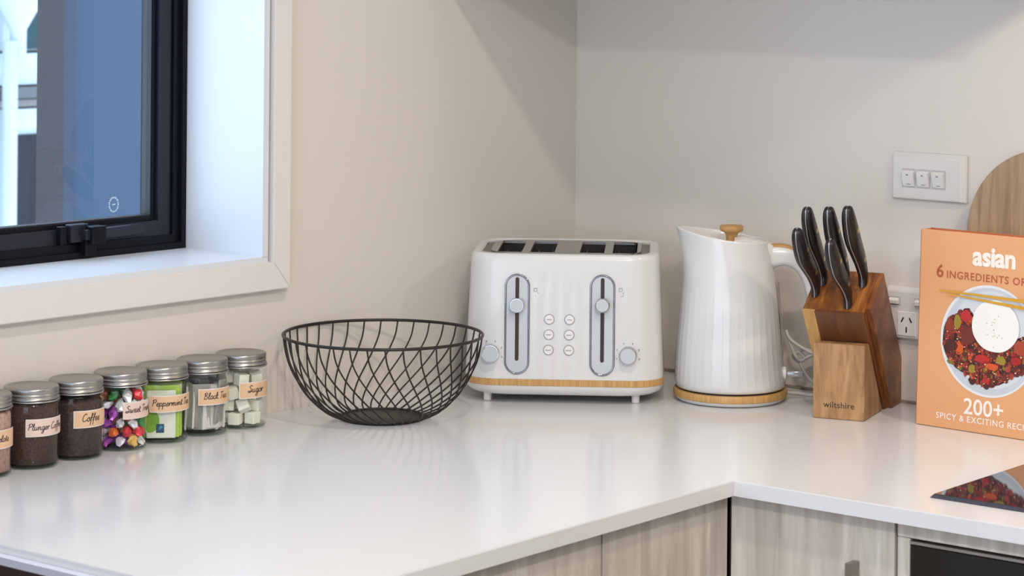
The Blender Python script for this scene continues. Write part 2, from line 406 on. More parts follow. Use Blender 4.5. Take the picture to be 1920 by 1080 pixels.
# undermount sink at the near end of the run
sk = thing('kitchen_sink', 'dark brown sink with a pale rim at the bottom left edge', 'sink')
bm = plate_holes([(.021, -1.779), (.599, -1.779), (.599, YE - .0006), (.021, YE - .0006)], [[(.045, -1.76), (.575, -1.76), (.575, YE - .012), (.045, YE - .012)]], -.0165, -.0085)
obj('rim', bm, mat('pale_rim', lin(214, 216, 226), .3), sk)
bm = plate_holes([(.03, -1.775), (.59, -1.775), (.59, YE - .005), (.03, YE - .005)], [[(.046, -1.759), (.574, -1.759), (.574, YE - .013), (.046, YE - .013)]], -.20, -.0166)
brn = mat('brown_composite', lin(58, 44, 40), .5)
obj('bowl_side', bm, brn, sk); obj('bowl_floor', BX((.03, -1.775, -.21), (.59, YE - .005, -.20)), brn, sk)

def cab_unit(label, face, lo, hi, doors, handle=None, z0=-.78, z1=-TH - .001):
    """face 'x': front at x=D1-.02 along y; face 'y': front at y=-D2+.02 along x"""
    c = thing('base_cabinet', label, 'cabinet')
    fx = D1 - .020; fy = -D2 + .020
    if face == 'x':
        obj('carcass', BX((.02, lo, z0), (fx - .019, hi, z1 - .0)), MT['carcass'], c)
        for a, b in doors: obj('door', BX((fx - .018, a + .0015, z0), (fx, b - .0015, z1 - .002), .0006, 1), MT['cab'], c)
    else:
        obj('carcass', BX((lo, fy + .019, z0), (hi, -.02, z1)), MT['carcass'], c)
        for a, b in doors:
            d = obj('door', BX((a + .0015, fy, z0), (b - .0015, fy + .018, z1 - .002), .0006, 1), MT['cab'], c)
            if handle:
                hx = handle
                bm = BX((hx - .004, fy - .020, -.215), (hx + .004, fy - .0003, -.073), .0006, 1)
                obj('handle', bm, MT['nickel'], d)
    return c
cab_unit('pale wood cabinet door beside the inner corner, below the window-side worktop', 'x', -.820, -.571, [(-.820, -.5705)])
cab_unit('pale wood cabinet door cut by the bottom edge, further from the inner corner', 'x', -1.10, -.822, [(-1.10, -.821)])
obj_u = cab_unit('pale wood cabinet with a vertical bar handle, left of the oven', 'y', .673, .892, [(.6685, .893)], .8425)
obj('corner_gap_shade', BX((.6672, -.5672, -.78), (.6700, -.560, -TH - .003)), MT['dark'], obj_u)  # black strip standing in for the shade inside the corner gap
fy = -D2 + .020
ov = thing('oven', 'built-in black glass oven in a pale wood surround at the bottom right', 'oven')
bm = BX((.8955, fy, -.062 + .025), (1.62, fy + .018, -TH - .003), .0006, 1)
obj('surround_top', bm, MT['cab'], ov)
obj('surround_side', BX((.8955, fy, -.78), (.9115, fy + .018, -.0375), .0006, 1), MT['cab'], ov)
obj('body', BX((.913, fy + .02, -.64), (1.52, -.03, -.040)), MT['carcass'], ov)
od = obj('door', BX((.913, fy - .002, -.60), (1.52, fy + .018, -.0435), .001, 1), MT['ovenglass'], ov)
obj('top_trim', BX((.913, fy - .003, -.0432), (1.52, fy + .017, -.0392), .0006, 1), MT['steel'], ov)
obj('handle', tube([(.96, fy - .035, -.115), (1.47, fy - .035, -.115)], .007, 12), MT['black'], od, True)
# hob
hb = thing('induction_hob', 'black glass induction hob set on the worktop at the right edge', 'hob')
bm = BX((.9085, -.5195, .0002), (1.52, -.045, .0042)); 
for v in bm.verts:
    if v.co.z > .003: v.co.x += .0035 if v.co.x < 1.2 else -.0035; v.co.y += .0035 if v.co.y < -.3 else -.0035
obj('edge', bm, MT['hobedge'], hb); obj('glass', BX((.9125, -.5155, .0043), (1.516, -.049, .0047)), MT['hob'], hb)
# above the frame: wall cabinet and hood (they shade the upper wall)
wc = thing('wall_cabinet', 'white wall cabinet above the worktop, over the top of the picture', 'cabinet')
obj('carcass', BX((.03, -.31, .615), (.88, -.003, 1.35)), MT['trim'], wc)
obj('door', BX((.03, -.33, .61), (.4535, -.312, 1.35), .001, 1), MT['trim'], wc); obj('door', BX((.4565, -.33, .61), (.88, -.312, 1.35), .001, 1), MT['trim'], wc)
hd = thing('range_hood', 'steel range hood above the hob, over the top of the picture', 'hood')
obj('canopy', BX((.905, -.50, .80), (1.50, -.003, .86), .003), MT['steel'], hd); obj('flue', BX((1.07, -.28, .861), (1.35, -.003, 1.495)), MT['steel'], hd)
emi = bpy.data.materials.new('lamp_glow'); emi.use_nodes = True
emi.node_tree.nodes['Principled BSDF'].inputs['Emission Color'].default_value = (1, .85, .7, 1); emi.node_tree.nodes['Principled BSDF'].inputs['Emission Strength'].default_value = 3
obj('lamp_ring', lathe([(.045, .796), (.045, .7995)], 24, c=(1.22, -.36)), MT['chrome'], hd)

# ------------------------------------------------------------------ power plates on the back wall
def rocker(parent, x, z, wd=.019, hh=.0235, mark=True):
    f = obj('rocker_frame', BX((x - wd / 2 - .0012, -.0096, z - hh / 2 - .0012), (x + wd / 2 + .0012, -.0088, z + hh / 2 + .0012), .0003, 1), MT['greyp'], parent)
    g = bmesh.new()
    a = [(-.0103, hh / 2 - .001), (-.0150, hh / 2 - .004), (-.0142, hh / 2 - .0085), (-.0104, -hh / 2 + .001), (-.0095, -hh / 2 + .001), (-.0095, hh / 2 - .001)]
    loft([[(x + s, y, z + q) for y, q in a] for s in (-wd / 2 + .0008, wd / 2 - .0008)], bm=g)
    bmesh.ops.recalc_face_normals(g, faces=g.faces)
    r = obj('rocker', g, MT['whitep'], parent)
    if mark:
        g = bmesh.new(); box(g, (x - .0016, -.01475, z + hh / 2 - .0078), (x + .0016, -.0139, z + hh / 2 - .0062)); box(g, (x - .0030, -.0112, z - hh / 2 + .0030), (x + .0036, -.0104, z - hh / 2 + .0056))
        obj('rocker_mark', g, MT['ink_grey'], r)
def plate(x0, x1, z0, z1, dep=.009):
    g = bmesh.new(); b = .0065
    loft([[(x0, -.0003, z0), (x1, -.0003, z0), (x1, -.0003, z1), (x0, -.0003, z1)],
          [(x0, -.005, z0), (x1, -.005, z0), (x1, -.005, z1), (x0, -.005, z1)],
          [(x0 + .002, -dep, z0 + .002), (x1 - b, -dep, z0 + .002), (x1 - b, -dep, z1 - b), (x0 + .002, -dep, z1 - b)]], bm=g)
    bmesh.ops.recalc_face_normals(g, faces=g.faces)
    bmesh.ops.bevel(g, geom=[e for e in g.edges if e.calc_face_angle(0) > .3], offset=.0008, segments=2, affect='EDGES')
    return g
sw = thing('light_switch', 'white wall plate with three rocker switches above the knife block', 'switch')
obj('plate', plate(.5594, .6735, .2835, .3487), MT['platep'], sw, True, angle=30)
for x in (.5865, .6095, .6328): rocker(sw, x, .3135)
gp = thing('power_outlet', 'white double power outlet half hidden behind the cookbook', 'outlet')
obj('plate', plate(.5525, .6685, .0900, .1620), MT['platep'], gp, True, angle=30)
for x in (.5655, .6065): rocker(gp, x, .1425, .0165, .0095, False)
for cx in (.5850, .6330):
    s = obj('socket', BX((cx - .0145, -.0104, .095), (cx + .0145, -.0088, .1285), .0008), MT['whitep'], gp)
    g = bmesh.new()
    for dx, ang in ((-.0063, -28), (.0063, 28)):
        b2 = BX((-.0010, -.0108, -.0038), (.0010, -.0102, .0038)); b2.transform(Matrix.Translation((cx + dx, 0, .1170)) @ Matrix.Rotation(radians(-ang), 4, 'Y'))
        tmp = bpy.data.meshes.new('t'); b2.to_mesh(tmp); b2.free(); g.from_mesh(tmp); bpy.data.meshes.remove(tmp)
    box(g, (cx - .0010, -.0108, .0995), (cx + .0010, -.0102, .1075))
    obj('socket_holes', g, MT['dark'], s)

# ------------------------------------------------------------------ storage jars
# stroke lettering for the handwritten labels: x-height 1, ascender 2, descender -1
G = {
 'a': (1.15, [[(.9, .8), (.5, 1), (.1, .6), (.15, .1), (.5, 0), (.85, .45), (.9, .9), (.9, .2), (1.15, .05)]]),
 'b': (1.1, [[(0, .2), (.45, 1.4), (.4, 2), (.15, 1.6), (.15, .2), (.5, 0), (.85, .4), (.6, .9), (.25, .6)]]),
 'c': (.9, [[(.8, .8), (.5, 1), (.12, .6), (.2, .1), (.5, 0), (.9, .2)]]),
 'e': (.9, [[(0, .3), (.5, .5), (.65, .85), (.4, 1), (.12, .6), (.2, .1), (.5, 0), (.9, .25)]]),
 'f': (.8, [[(0, .1), (.5, 1.3), (.65, 1.9), (.4, 1.9), (.3, 1), (.2, -.9), (.1, -1)], [(0, .8), (.75, .95)]]),
 'g': (1.1, [[(.85, .8), (.5, 1), (.1, .6), (.2, .1), (.5, .05), (.85, .6), (.85, 1), (.8, -.6), (.5, -1), (.2, -.7), (1.1, .2)]]),
 'h': (1.1, [[(0, .2), (.5, 1.5), (.4, 2), (.15, 1.5), (.1, 0), (.3, .7), (.6, 1), (.75, .7), (.75, .1), (1.1, .1)]]),
 'i': (.55, [[(0, .3), (.25, 1), (.25, .2), (.55, .1)], [(.3, 1.45), (.36, 1.55)]]),
 'k': (1.05, [[(0, .2), (.45, 1.5), (.35, 2), (.15, 1.5), (.1, 0)], [(.85, 1.2), (.2, .55), (.85, 0), (1.05, .1)]]),
 'l': (.6, [[(0, .3), (.45, 1.5), (.35, 2), (.12, 1.5), (.15, .2), (.35, 0), (.6, .2)]]),
 'm': (1.7, [[(0, .5), (.15, 1), (.15, 0), (.3, .7), (.55, 1), (.65, .6), (.65, 0), (.8, .7), (1.1, 1), (1.2, .6), (1.2, .1), (1.7, .15)]]),
 'n': (1.15, [[(0, .5), (.15, 1), (.15, 0), (.3, .7), (.6, 1), (.75, .6), (.75, .1), (1.15, .15)]]),
 'o': (1.0, [[(.55, 1), (.15, .7), (.15, .2), (.5, 0), (.8, .4), (.6, .95), (.5, .9), (1.0, .85)]]),
 'p': (1.05, [[(0, .5), (.15, 1), (.1, -1), (.15, .6), (.5, 1), (.8, .7), (.6, .1), (.2, .1), (1.05, .1)]]),
 'r': (.8, [[(0, .4), (.15, 1), (.15, 0), (.25, .6), (.5, 1), (.7, .85), (.8, .8)]]),
 's': (.8, [[(0, .2), (.4, 1), (.5, .8), (.65, .4), (.4, 0), (.1, .15), (.8, .15)]]),
 't': (.75, [[(0, .3), (.3, 1.7), (.25, .3), (.4, 0), (.75, .2)], [(0, 1.15), (.6, 1.25)]]),
 'u': (1.15, [[(0, .6), (.15, 1), (.12, .3), (.35, 0), (.7, .4), (.78, 1), (.78, .2), (1.15, .1)]]),
 'w': (1.4, [[(0, .8), (.12, 1), (.15, .2), (.4, .05), (.6, .8), (.7, .1), (.95, .1), (1.15, .9), (1.4, .9)]]),
 'B': (1.4, [[(.3, 1.9), (.15, 0)], [(0, 1.6), (.6, 2), (1, 1.6), (.4, 1.05), (1.1, .7), (.9, .1), (.1, 0)]]),
 'C': (1.35, [[(1.15, 1.7), (.8, 2), (.25, 1.4), (.15, .5), (.55, 0), (1.35, .35)]]),
 'D': (1.5, [[(.3, 1.9), (.15, .05), (.8, .1), (1.25, .8), (1, 1.7), (.1, 1.9)]]),
 'P': (1.3, [[(.35, 1.8), (.15, 0)], [(0, 1.5), (.6, 2), (1.15, 1.7), (.9, 1.1), (.3, .95)]]),
 'S': (1.3, [[(1.1, 1.7), (.75, 2), (.35, 1.6), (.9, .9), (.85, .2), (.3, 0), (0, .4), (1.3, .3)]]),
 'T': (1.2, [[(.0, 1.7), (.3, 1.95), (1.3, 1.9)], [(.7, 1.9), (.5, .1), (.3, 0)]]),
 ' ': (.55, []),
}
def handwriting(word):
    out = []; x = 0
    for ch in word:
        wd, st = G[ch]
        for s in st:
            p = smooth_path([(x + a + b * .18, b, 0) for a, b in s], 4)
            out.append([(q.x, q.y) for q in p])
        x += wd
    return out, x
def label_parts(jar, r, z0, z1, a0, a1, word, base, tx, size):
    """paper label bent round the glass from angle a0 to a1 (radians), text starting tx metres in"""
    def patch(name, m, rr, za, zb, b0, b1):
        g = bmesh.new(); N = 20
        rows = [[g.verts.new((rr * cos(b0 + (b1 - b0) * i / N), rr * sin(b0 + (b1 - b0) * i / N), z)) for i in range(N + 1)] for z in (za, zb)]
        for i in range(N): g.faces.new((rows[0][i], rows[0][i + 1], rows[1][i + 1], rows[1][i]))
        return obj(name, g, m, jar, True)
    e = .0012
    lab = patch('label', MT['label_edge'], r + .0003, z0, z1, a0, a1)
    o = patch('label_face', base, r + .0005, z0 + e, z1 - e, a0 + e / r, a1 - e / r); o.parent = lab
    st, wtot = handwriting(word)
    g = bmesh.new(); rr = r + .0007; hw = .11
    for s in st:
        L = []
        for i, (x, y) in enumerate(s):
            x2, y2 = s[min(i + 1, len(s) - 1)]; x1, y1 = s[max(i - 1, 0)]
            dx, dy = x2 - x1, y2 - y1; d = sqrt(dx * dx + dy * dy) or 1
            nx, ny = -dy / d * hw, dx / d * hw
            row = []
            for sgn in (-1, 1):
                X = tx + (x + nx * sgn) * size * .95; Y = z0 + (z1 - z0) * .38 + (y + ny * sgn) * size
                a = a0 + X / r
                row.append(g.verts.new((rr * cos(a), rr * sin(a), Y)))
            L.append(row)
        for a, b in zip(L, L[1:]): g.faces.new((a[0], b[0], b[1], a[1]))
    t = obj('handwriting', g, MT['ink'], None); t.parent = lab
    return lab
JR, JH = .034, .0957
def jar(i, lx, ly, label, fill):
    P = LWM @ Vector((lx, ly, 0))
    j = thing('storage_jar', label, 'jar', (P.x, P.y, 0), 0, 'glass storage jars in a row below the window')
    t = .0018
    prof = [(.030, .0002), (JR - .001, .0012), (JR, .0035), (JR, .074), (JR - .0005, .0775), (JR - .0035, .0800), (JR - .0035, .090)]
    obj('glass_body', lathe(prof, 48, False, False), MT['glass'], j, True)
    obj('glass_base', lathe([(.0295, .0004), (JR - .0018, .0014), (JR - .001, .0036), (JR - .0016, .0040), (.028, .0042)], 40), MT['glassbase'], j, True)
    obj('seal', lathe([(JR - .0030, .0785), (JR + .0003, .0790), (JR + .0003, .0805), (JR - .0030, .0808)], 40), MT['steel'], j, True)
    R = .0332
    lp = [(R - .001, .0812), (R + .0004, .0817), (R + .0002, .0835), (R - .0012, .0845), (R - .0012, .0855), (R - .0001, .0866), (R - .0001, .0875), (R - .0013, .0885), (R - .0013, .0892), (R - .0003, .0902),
          (R - .0004, .0942), (R - .0014, .0955), (R - .0032, .0957), (R - .0042, .0950), (.001, .0948)]
    obj('lid', lathe(lp, 56, False, True), MT['lid'], j, True, angle=60)
    va = atan2(CAM[1] - P.y, CAM[0] - P.x)
    fill(j, va)
    return j, va
def powder(m, top, rough=0):
    def f(j, va):
        n = 40; rg = []
        for r, z in ((.028, .0046), (.0314, .006), (.0318, top - .003), (.0305, top), (.015, top + .0012), (.002, top + .001)):
            rg.append([(r * cos(2 * pi * k / n), r * sin(2 * pi * k / n), z + (.0012 * sin(3 * k * .7) if z > top - .001 else 0)) for k in range(n)])
        tag(obj('powder', loft(rg), m, j, True), kind='stuff')
    return f
coffee_d = granules('ground_coffee', (.030, .013, .010), (.085, .042, .034), 500)
coffee_i = granules('instant_coffee', (.028, .014, .012), (.072, .040, .034), 320)
choc = granules('chocolate_powder', lin(166, 130, 118), lin(192, 158, 146), 200)
def rnd_box(name, m, j, c, s, e, bev=.0006, bumpy=0):
    g = BX((-s[0] / 2, -s[1] / 2, -s[2] / 2), (s[0] / 2, s[1] / 2, s[2] / 2), bev, 1)
    o = obj(name, g, m, j); o.location = c; o.rotation_euler = e; return o
def crumple(g, a, seed):
    rr = random.Random(seed)
    for v in g.verts: v.co += Vector((rr.uniform(-a, a), rr.uniform(-a, a), rr.uniform(-a, a)))
SW = [(.30, .06, .42), (.75, .03, .05), (.95, .22, .04), (.05, .28, .08), (.80, .82, .86), (.45, .18, .10), (.72, .70, .85), (.12, .30, .10), (.85, .55, .15), (.42, .10, .50), (.8, .8, .8)]
SWM = [mat('foil_wrapper_%s' % k, c, .3, .25) for k, c in zip('abcdefghijk', SW)]
def sweets(j, va):
    rr = random.Random(5); pos = []
    for lay in range(6):
        for k in range(9):
            a = va + (k / 9) * 2 * pi + lay * .35; rad = .0235
            pos.append((rad * cos(a), rad * sin(a), .0115 + lay * .0112, a))
        for k in range(3): a = k * 2.1; pos.append((.009 * cos(a), .009 * sin(a), .012 + lay * .0112, a))
    for i, (x, y, z, a) in enumerate(pos):
        g = bmesh.new(); bmesh.ops.create_icosphere(g, subdivisions=2, radius=.0062)
        for v in g.verts:
            v.co.z *= .80
            if abs(v.co.x) > .0050: v.co.x *= 1.55; v.co.y *= 1.5
        crumple(g, .0013, i)
        o = obj('wrapped_sweet', g, SWM[rr.choice([0, 0, 1, 1, 2, 3, 4, 4, 5, 6, 7, 8, 9, 10, 10])], j); o.location = (x, y, z); o.rotation_euler = (rr.random(), rr.random(), a)
green = mat('lime_sachet', lin(172, 205, 84), .4, var=.12, vscale=90); pale = mat('pale_sachet', lin(226, 232, 214), .45); mint = mat('mint_print', lin(120, 168, 40), .4, var=.2, vscale=120)
def sachets(j, va):
    rr = random.Random(3)
    R = Matrix.Rotation(va + pi / 2, 4, 'Z')
    for k in range(9):
        d = -.022 + k * .0052; half = sqrt(max(.0295 ** 2 - d * d, 1e-5)); wd = min(half * 1.85, .050)
        g = BX((-wd / 2, -.0018, 0), (wd / 2, .0018, .060 + .006 * (k % 2)), .0009, 2)
        c = R @ Vector((rr.uniform(-.001, .001), d, .0060))
        o = obj('tea_sachet', g, green if k % 3 else pale, j); o.location = c; o.rotation_euler = (0, rr.uniform(-.02, .02), va + pi / 2)
        if k == 0:
            # the front sachet: white panel, mint leaf and blue-green certification-style square
            yy = -.00195
            g = bmesh.new(); g.faces.new([g.verts.new((x, yy, z)) for x, z in ((.002, .008), (wd / 2 - .002, .012), (wd / 2 - .002, .055), (.002, .057))])
            obj('sachet_panel', g, pale, o)
            g = bmesh.new(); pts = [(-.014 + .012 * cos(t) , .022 + .015 * sin(t)) for t in [2 * pi * q / 20 for q in range(20)]]
            g.faces.new([g.verts.new((x, yy - .0001, z)) for x, z in pts]); obj('leaf_print', g, mint, o)
            g = bmesh.new(); g.faces.new([g.verts.new((x, yy - .0003, z)) for x, z in ((-.006, .007), (.004, .007), (.004, .018), (-.006, .018))]); 
            obj('square_print', g, mat('blue_print', lin(20, 62, 96), .4), o)
            g = bmesh.new(); g.faces.new([g.verts.new((x, yy - .0005, z)) for x, z in ((-.003, .010), (.003, .014), (-.001, .0165))]); obj('swoosh_print', g, mat('teal_print', lin(30, 150, 190), .4), o)
tagm = mat('tea_bag_paper', lin(216, 216, 210), .7, var=.08, vscale=60); teab = mat('tea_bag_full', lin(158, 156, 152), .8, var=.15, vscale=80)
def teabags(j, va):
    rr = random.Random(11)
    for k in range(16):
        a = va + k / 16 * 2 * pi + rr.uniform(-.1, .1); rad = .0225
        g = BX((-.0115, -.0015, 0), (.0115, .0015, .056), .0007, 2)
        for v in g.verts:
            if .012 < v.co.z < .046: v.co.y *= 1.9
        o = obj('tea_bag', g, teab if k % 3 == 0 else tagm, j)
        o.location = (rad * cos(a), rad * sin(a), .0062 + rr.uniform(0, .008)); o.rotation_euler = (rr.uniform(-.05, .12), rr.uniform(-.12, .12), a + pi / 2 + rr.uniform(-.5, .5))
cube = mat('sugar_cube', lin(243, 243, 228), .8, bump=.3, bscale=900)
def sugar(j, va):
    rr = random.Random(2); s = .0148
    for lay in range(4):
        for k in range(5):
            a = va - .35 + k / 5 * 2 * pi + lay * .55; rad = .0195
            o = rnd_box('sugar_cube', cube, j, (rad * cos(a), rad * sin(a), .0046 + s / 2 + lay * (s + .0022)), (s, s, s), (0, 0, a + (0 if lay == 0 else rr.uniform(-.6, .6))))
            if lay: o.rotation_euler = (rr.uniform(-.5, .5), rr.uniform(-.5, .5), a + rr.uniform(-.6, .6))
        rnd_box('sugar_cube', cube, j, (0, 0, .0046 + s / 2 + lay * (s + .002)), (s * .8, s * .8, s), (0, 0, .3 * lay))
D = radians
TAN, PNK = MT['label_tan'], MT['label_pink']
spec = [
 (.0465, -1.1396, 'glass jar of pale chocolate powder, cut by the left edge of the picture', powder(choc, .074), 50, 86, 'Drinking Chocolate', TAN, .002, .0038, .034, .056),
 (.0435, -1.0674, 'glass jar of dark ground coffee with a pink label reading Plunger Coffee', powder(coffee_d, .0765), 10.6, 92, 'Plunger Coffee', PNK, .0026, .0040, .0395, .0605),
 (.0391, -.9960, 'glass jar of dark instant coffee with a tan label reading Coffee', powder(coffee_i, .070), 4.6, 96, 'Coffee', TAN, .0100, .0046, .0395, .0605),
 (.0352, -.9230, 'glass jar of colourful wrapped sweets with a pink label', sweets, -5.7, 104, 'Sweet Treats', PNK, .0030, .0042, .0400, .0610),
 (.0352, -.8559, 'glass jar of lime green sachets labelled Peppermint Tea', sachets, 26, 98, 'Peppermint Tea', TAN, .0036, .0042, .0400, .0610),
 (.0352, -.7881, 'glass jar of grey-white tea bags labelled Black Tea', teabags, 7.8, 98, 'Black Tea', TAN, .0070, .0041, .0400, .0610),
 (.0352, -.7210, 'glass jar of white sugar cubes, nearest the wire basket', sugar, 3.5, 98, 'Sugar', TAN, .0115, .0045, .0400, .0610),
]
for i, (x, y, lb, fl, d0, d1, word, base, tx, size, z0, z1) in enumerate(spec):
    j, va = jar(i, x, y, lb, fl)
    label_parts(j, JR, z0, z1, va - D(d0), va + D(d1), word, base, tx, size)

# ------------------------------------------------------------------ wire fruit basket
P = LWM @ Vector((.1348, -.5580, 0))
bk = thing('wire_basket', 'empty dark bronze wire fruit basket left of the toaster', 'basket', (P.x, P.y, 0))
HB = .1115
bprof = [(.050, .0022), (.060, .0035), (.0745, .0095), (.0890, .0205), (.1035, .036), (.1155, .055), (.1240, .073), (.1295, .092), (.1325, HB)]
obj('base_disc', lathe([(.0535, .0006), (.054, .0010), (.054, .0022), (.0535, .0026)], 48), MT['wire'], bk, True, angle=40)
obj('base_ring', tube([(.0550 * cos(2 * pi * k / 64), .0550 * sin(2 * pi * k / 64), .0028) for k in range(64)], .0018, 8, True), MT['wire'], bk, True)
obj('rim', tube([(.1325 * cos(2 * pi * k / 96), .1325 * sin(2 * pi * k / 96), HB) for k in range(96)], .0021, 10, True), MT['wire'], bk, True)
ph = []
for k, (r, z) in enumerate(bprof):
    s = 1 - z / HB
    a = radians(36) * s ** 1.9
    ph.append((r * cos(a), r * sin(a), z))
wm = None
for k in range(36):
    if wm is None:
        o = obj('wire', tube(smooth_path(ph, 4), .00115, 6), MT['wire'], bk, True); wm = o.data
    else:
        o = bpy.data.objects.new('wire', wm); COL.objects.link(o); o.parent = bk
    o.rotation_euler = (0, 0, 2 * pi * k / 36 + .05)

# ------------------------------------------------------------------ toaster
TX, TY, TT = .2143, -.3140, .61573
ts = thing('toaster', 'white four-slice toaster with a bamboo band in the corner', 'toaster', (TX, TY, 0), TT)
CX, CY = .0055, .0900
def ring(z, hw, hd, r, rib=0):
    base = rrect(hw, hd, r, 12, 40)
    n = len(base); out = []
    for i, (x, y) in enumerate(base):
        k = 1 + rib * (1 if i % 4 == 0 else 0) / hw
        out.append((CX + x * k, CY + y * k, z))
    return out
S = [(.0345, .1378, .1085, .046, .0003), (.060, .1368, .1078, .046, .0003), (.100, .1352, .1066, .045, .0003), (.150, .1330, .1050, .044, .0003), (.1780, .1318, .1040, .044, 0), (.1970, .1310, .1034, .043, 0),
     (.2020, .1300, .1024, .042, 0), (.2048, .1278, .1003, .040, 0), (.2056, .1250, .0978, .038, 0), (.2054, .1180, .0900, .036, 0), (.2030, .1165, .0880, .035, 0)]
obj('body', loft([ring(*s) for s in S], False, False), MT['white'], ts, True, angle=50)
obj('bamboo_band', loft([ring(.0253, .1380, .1087, .046), ring(.0257, .1386, .1092, .046), ring(.0340, .1386, .1092, .046), ring(.0344, .1380, .1087, .046)], False, False), MT['bamboo'], ts, True, angle=40)
obj('base', loft([ring(.0105, .100, .080, .04), ring(.0108, .1180, .094, .045), ring(.0125, .1270, .1015, .045), ring(.0165, .1335, .106, .046), ring(.0210, .1368, .1080, .046), ring(.0252, .1378, .1086, .046)], True, True), MT['white'], ts, True, angle=50)
# steel deck with four slots
def rr_pts(hw, hd, r, cx=CX, cy=CY, n=8): return [(x + cx, y + cy) for x, y in rrect(hw, hd, r, n, 1)]
slots = [-.078, -.0325, .0365, .0820]
SH = [[(c - .0165 + CX, .022), (c + .0175 + CX, .022), (c + .0175 + CX, .158), (c - .0165 + CX, .158)] for c in slots]
obj('deck_well', loft([ring(.2028, .1166, .0881, .035), ring(.2005, .1163, .0878, .035)], False, False), MT['chrome'], ts, True)
obj('deck_recess', plate_holes(rr_pts(.1166, .0881, .035), SH, .1990, .2008), mat('deck_groove', lin(120, 108, 92), .35, .6), ts)
obj('deck', plate_holes(rr_pts(.1050, .0850, .046), SH, .2009, .2046), MT['steel'], ts)
for c in slots:
    x0, x1 = c - .0165 + CX, c + .0175 + CX
    g = bmesh.new()
    loft([[(x0, .022, z), (x1, .022, z), (x1, .158, z), (x0, .158, z)] for z in (.2007, .140)], False, True, bm=g)
    s = obj('slot', g, mat('slot_liner', (.012, .010, .010), .6), ts)
    g = bmesh.new()
    for xx in (x0 + .007, x1 - .007):
        for k in range(6): tube([(xx, .034 + k * .022, .150), (xx, .034 + k * .022, .196)], .0007, 5, bm=g)
        tube([(xx, .026, .192), (xx, .154, .192)], .0008, 5, bm=g)
    obj('slot_guard', g, MT['steel'], s)
def stadium(hw, h0, h1, cx, n=14):
    p = []
    for k in range(n + 1): a = pi * k / n; p.append((cx + hw * cos(a), h1 - hw + hw * sin(a)))
    for k in range(n + 1): a = pi + pi * k / n; p.append((cx + hw * cos(a), h0 + hw + hw * sin(a)))
    return p
def yf(z): return CY - (.1085 - (z - .0345) * (.0049 / .1625))       # front face of the shell
def slab(pts, d0, d1):
    return plate_holes(pts, [], 0, 0, lambda x, z, top: (x, yf(z) - (d1 if top else d0), z))
def cyl(cx, cz, r, d0, d1, n=32, r2=None):
    y = yf(cz); r2 = r2 or r
    return loft([[(cx + q * cos(2 * pi * k / n), y - d, cz + q * sin(2 * pi * k / n)) for k in range(n)] for q, d in ((r, d0), (r, d1 - .0006), (r2 - .0006, d1))])
for cx, z0, z1, kz, dxz in ((-.0585, .0410, .1785, .1368, (-.0946, .0700)), (.0588, .0405, .1790, .1385, (.0945, .0700))):
    sl = obj('lever_plate', slab(stadium(.0148, z0 + .0023, z1 - .0023, cx), -.002, .0010), MT['silverp'], ts)
    bm = tube([(x, yf(z) - .0006, z) for x, z in stadium(.0160, z0 + .0011, z1 - .0011, cx, 20)], .0015, 10, True)
    obj('chrome_surround', bm, MT['chrome_dark'], sl, True)
    obj('lever_groove', slab(stadium(.0026, z0 + .0185, z1 - .0045, cx), .0, .0013), mat('groove_brown', (.035, .018, .012), .5), sl)
    kn = obj('lever', cyl(cx, kz, .0100, .002, .0140), MT['chrome'], ts, True, angle=30)
    obj('lever_cap', cyl(cx, kz, .0086, .0141, .0152), MT['silverp'], kn, True, angle=30)
    dl = obj('dial', cyl(dxz[0], dxz[1], .0122, .0, .0100), MT['chrome'], ts, True, angle=30)
    obj('dial_cap', cyl(dxz[0], dxz[1] - .0006, .0104, .0101, .0122), MT['silverp'], dl, True, angle=30)
    g = bmesh.new()
    for k in range(6):
        a = radians(200 - k * 44); px, pz = dxz[0] + .0165 * cos(a), dxz[1] + .0165 * sin(a)
        box(g, (px - .0006, yf(pz) - .0003, pz - .0011), (px + .0006, yf(pz) + .001, pz + .0011))
    obj('dial_marks', g, MT['ink_grey'], dl)
    g = bmesh.new(); ix, iz = cx + .0255, kz + .018
    for a, b in (((ix - .0026, iz + .004), (ix + .0016, iz + .0046)), ((ix - .0026, iz - .0005), (ix + .0012, iz)), ((ix - .0030, iz + .0002), (ix - .0024, iz + .0042)), ((ix + .0012, iz + .0002), (ix + .0017, iz + .0044)),
                 ((ix + .0028, iz - .0065), (ix + .0033, iz - .0012)), ((ix - .0008, iz - .0072), (ix + .0032, iz - .0066)), ((ix + .0022, iz - .0022), (ix + .0040, iz - .0016))):
        box(g, (a[0], yf(iz) - .0003, a[1]), (b[0], yf(iz) + .001, b[1]))
    obj('lift_symbol', g, MT['ink_grey'], sl)
words = [('CANCEL', 'CANCEL'), ('REHEAT', 'REHEAT'), ('DEFROST', 'DEFROST')]
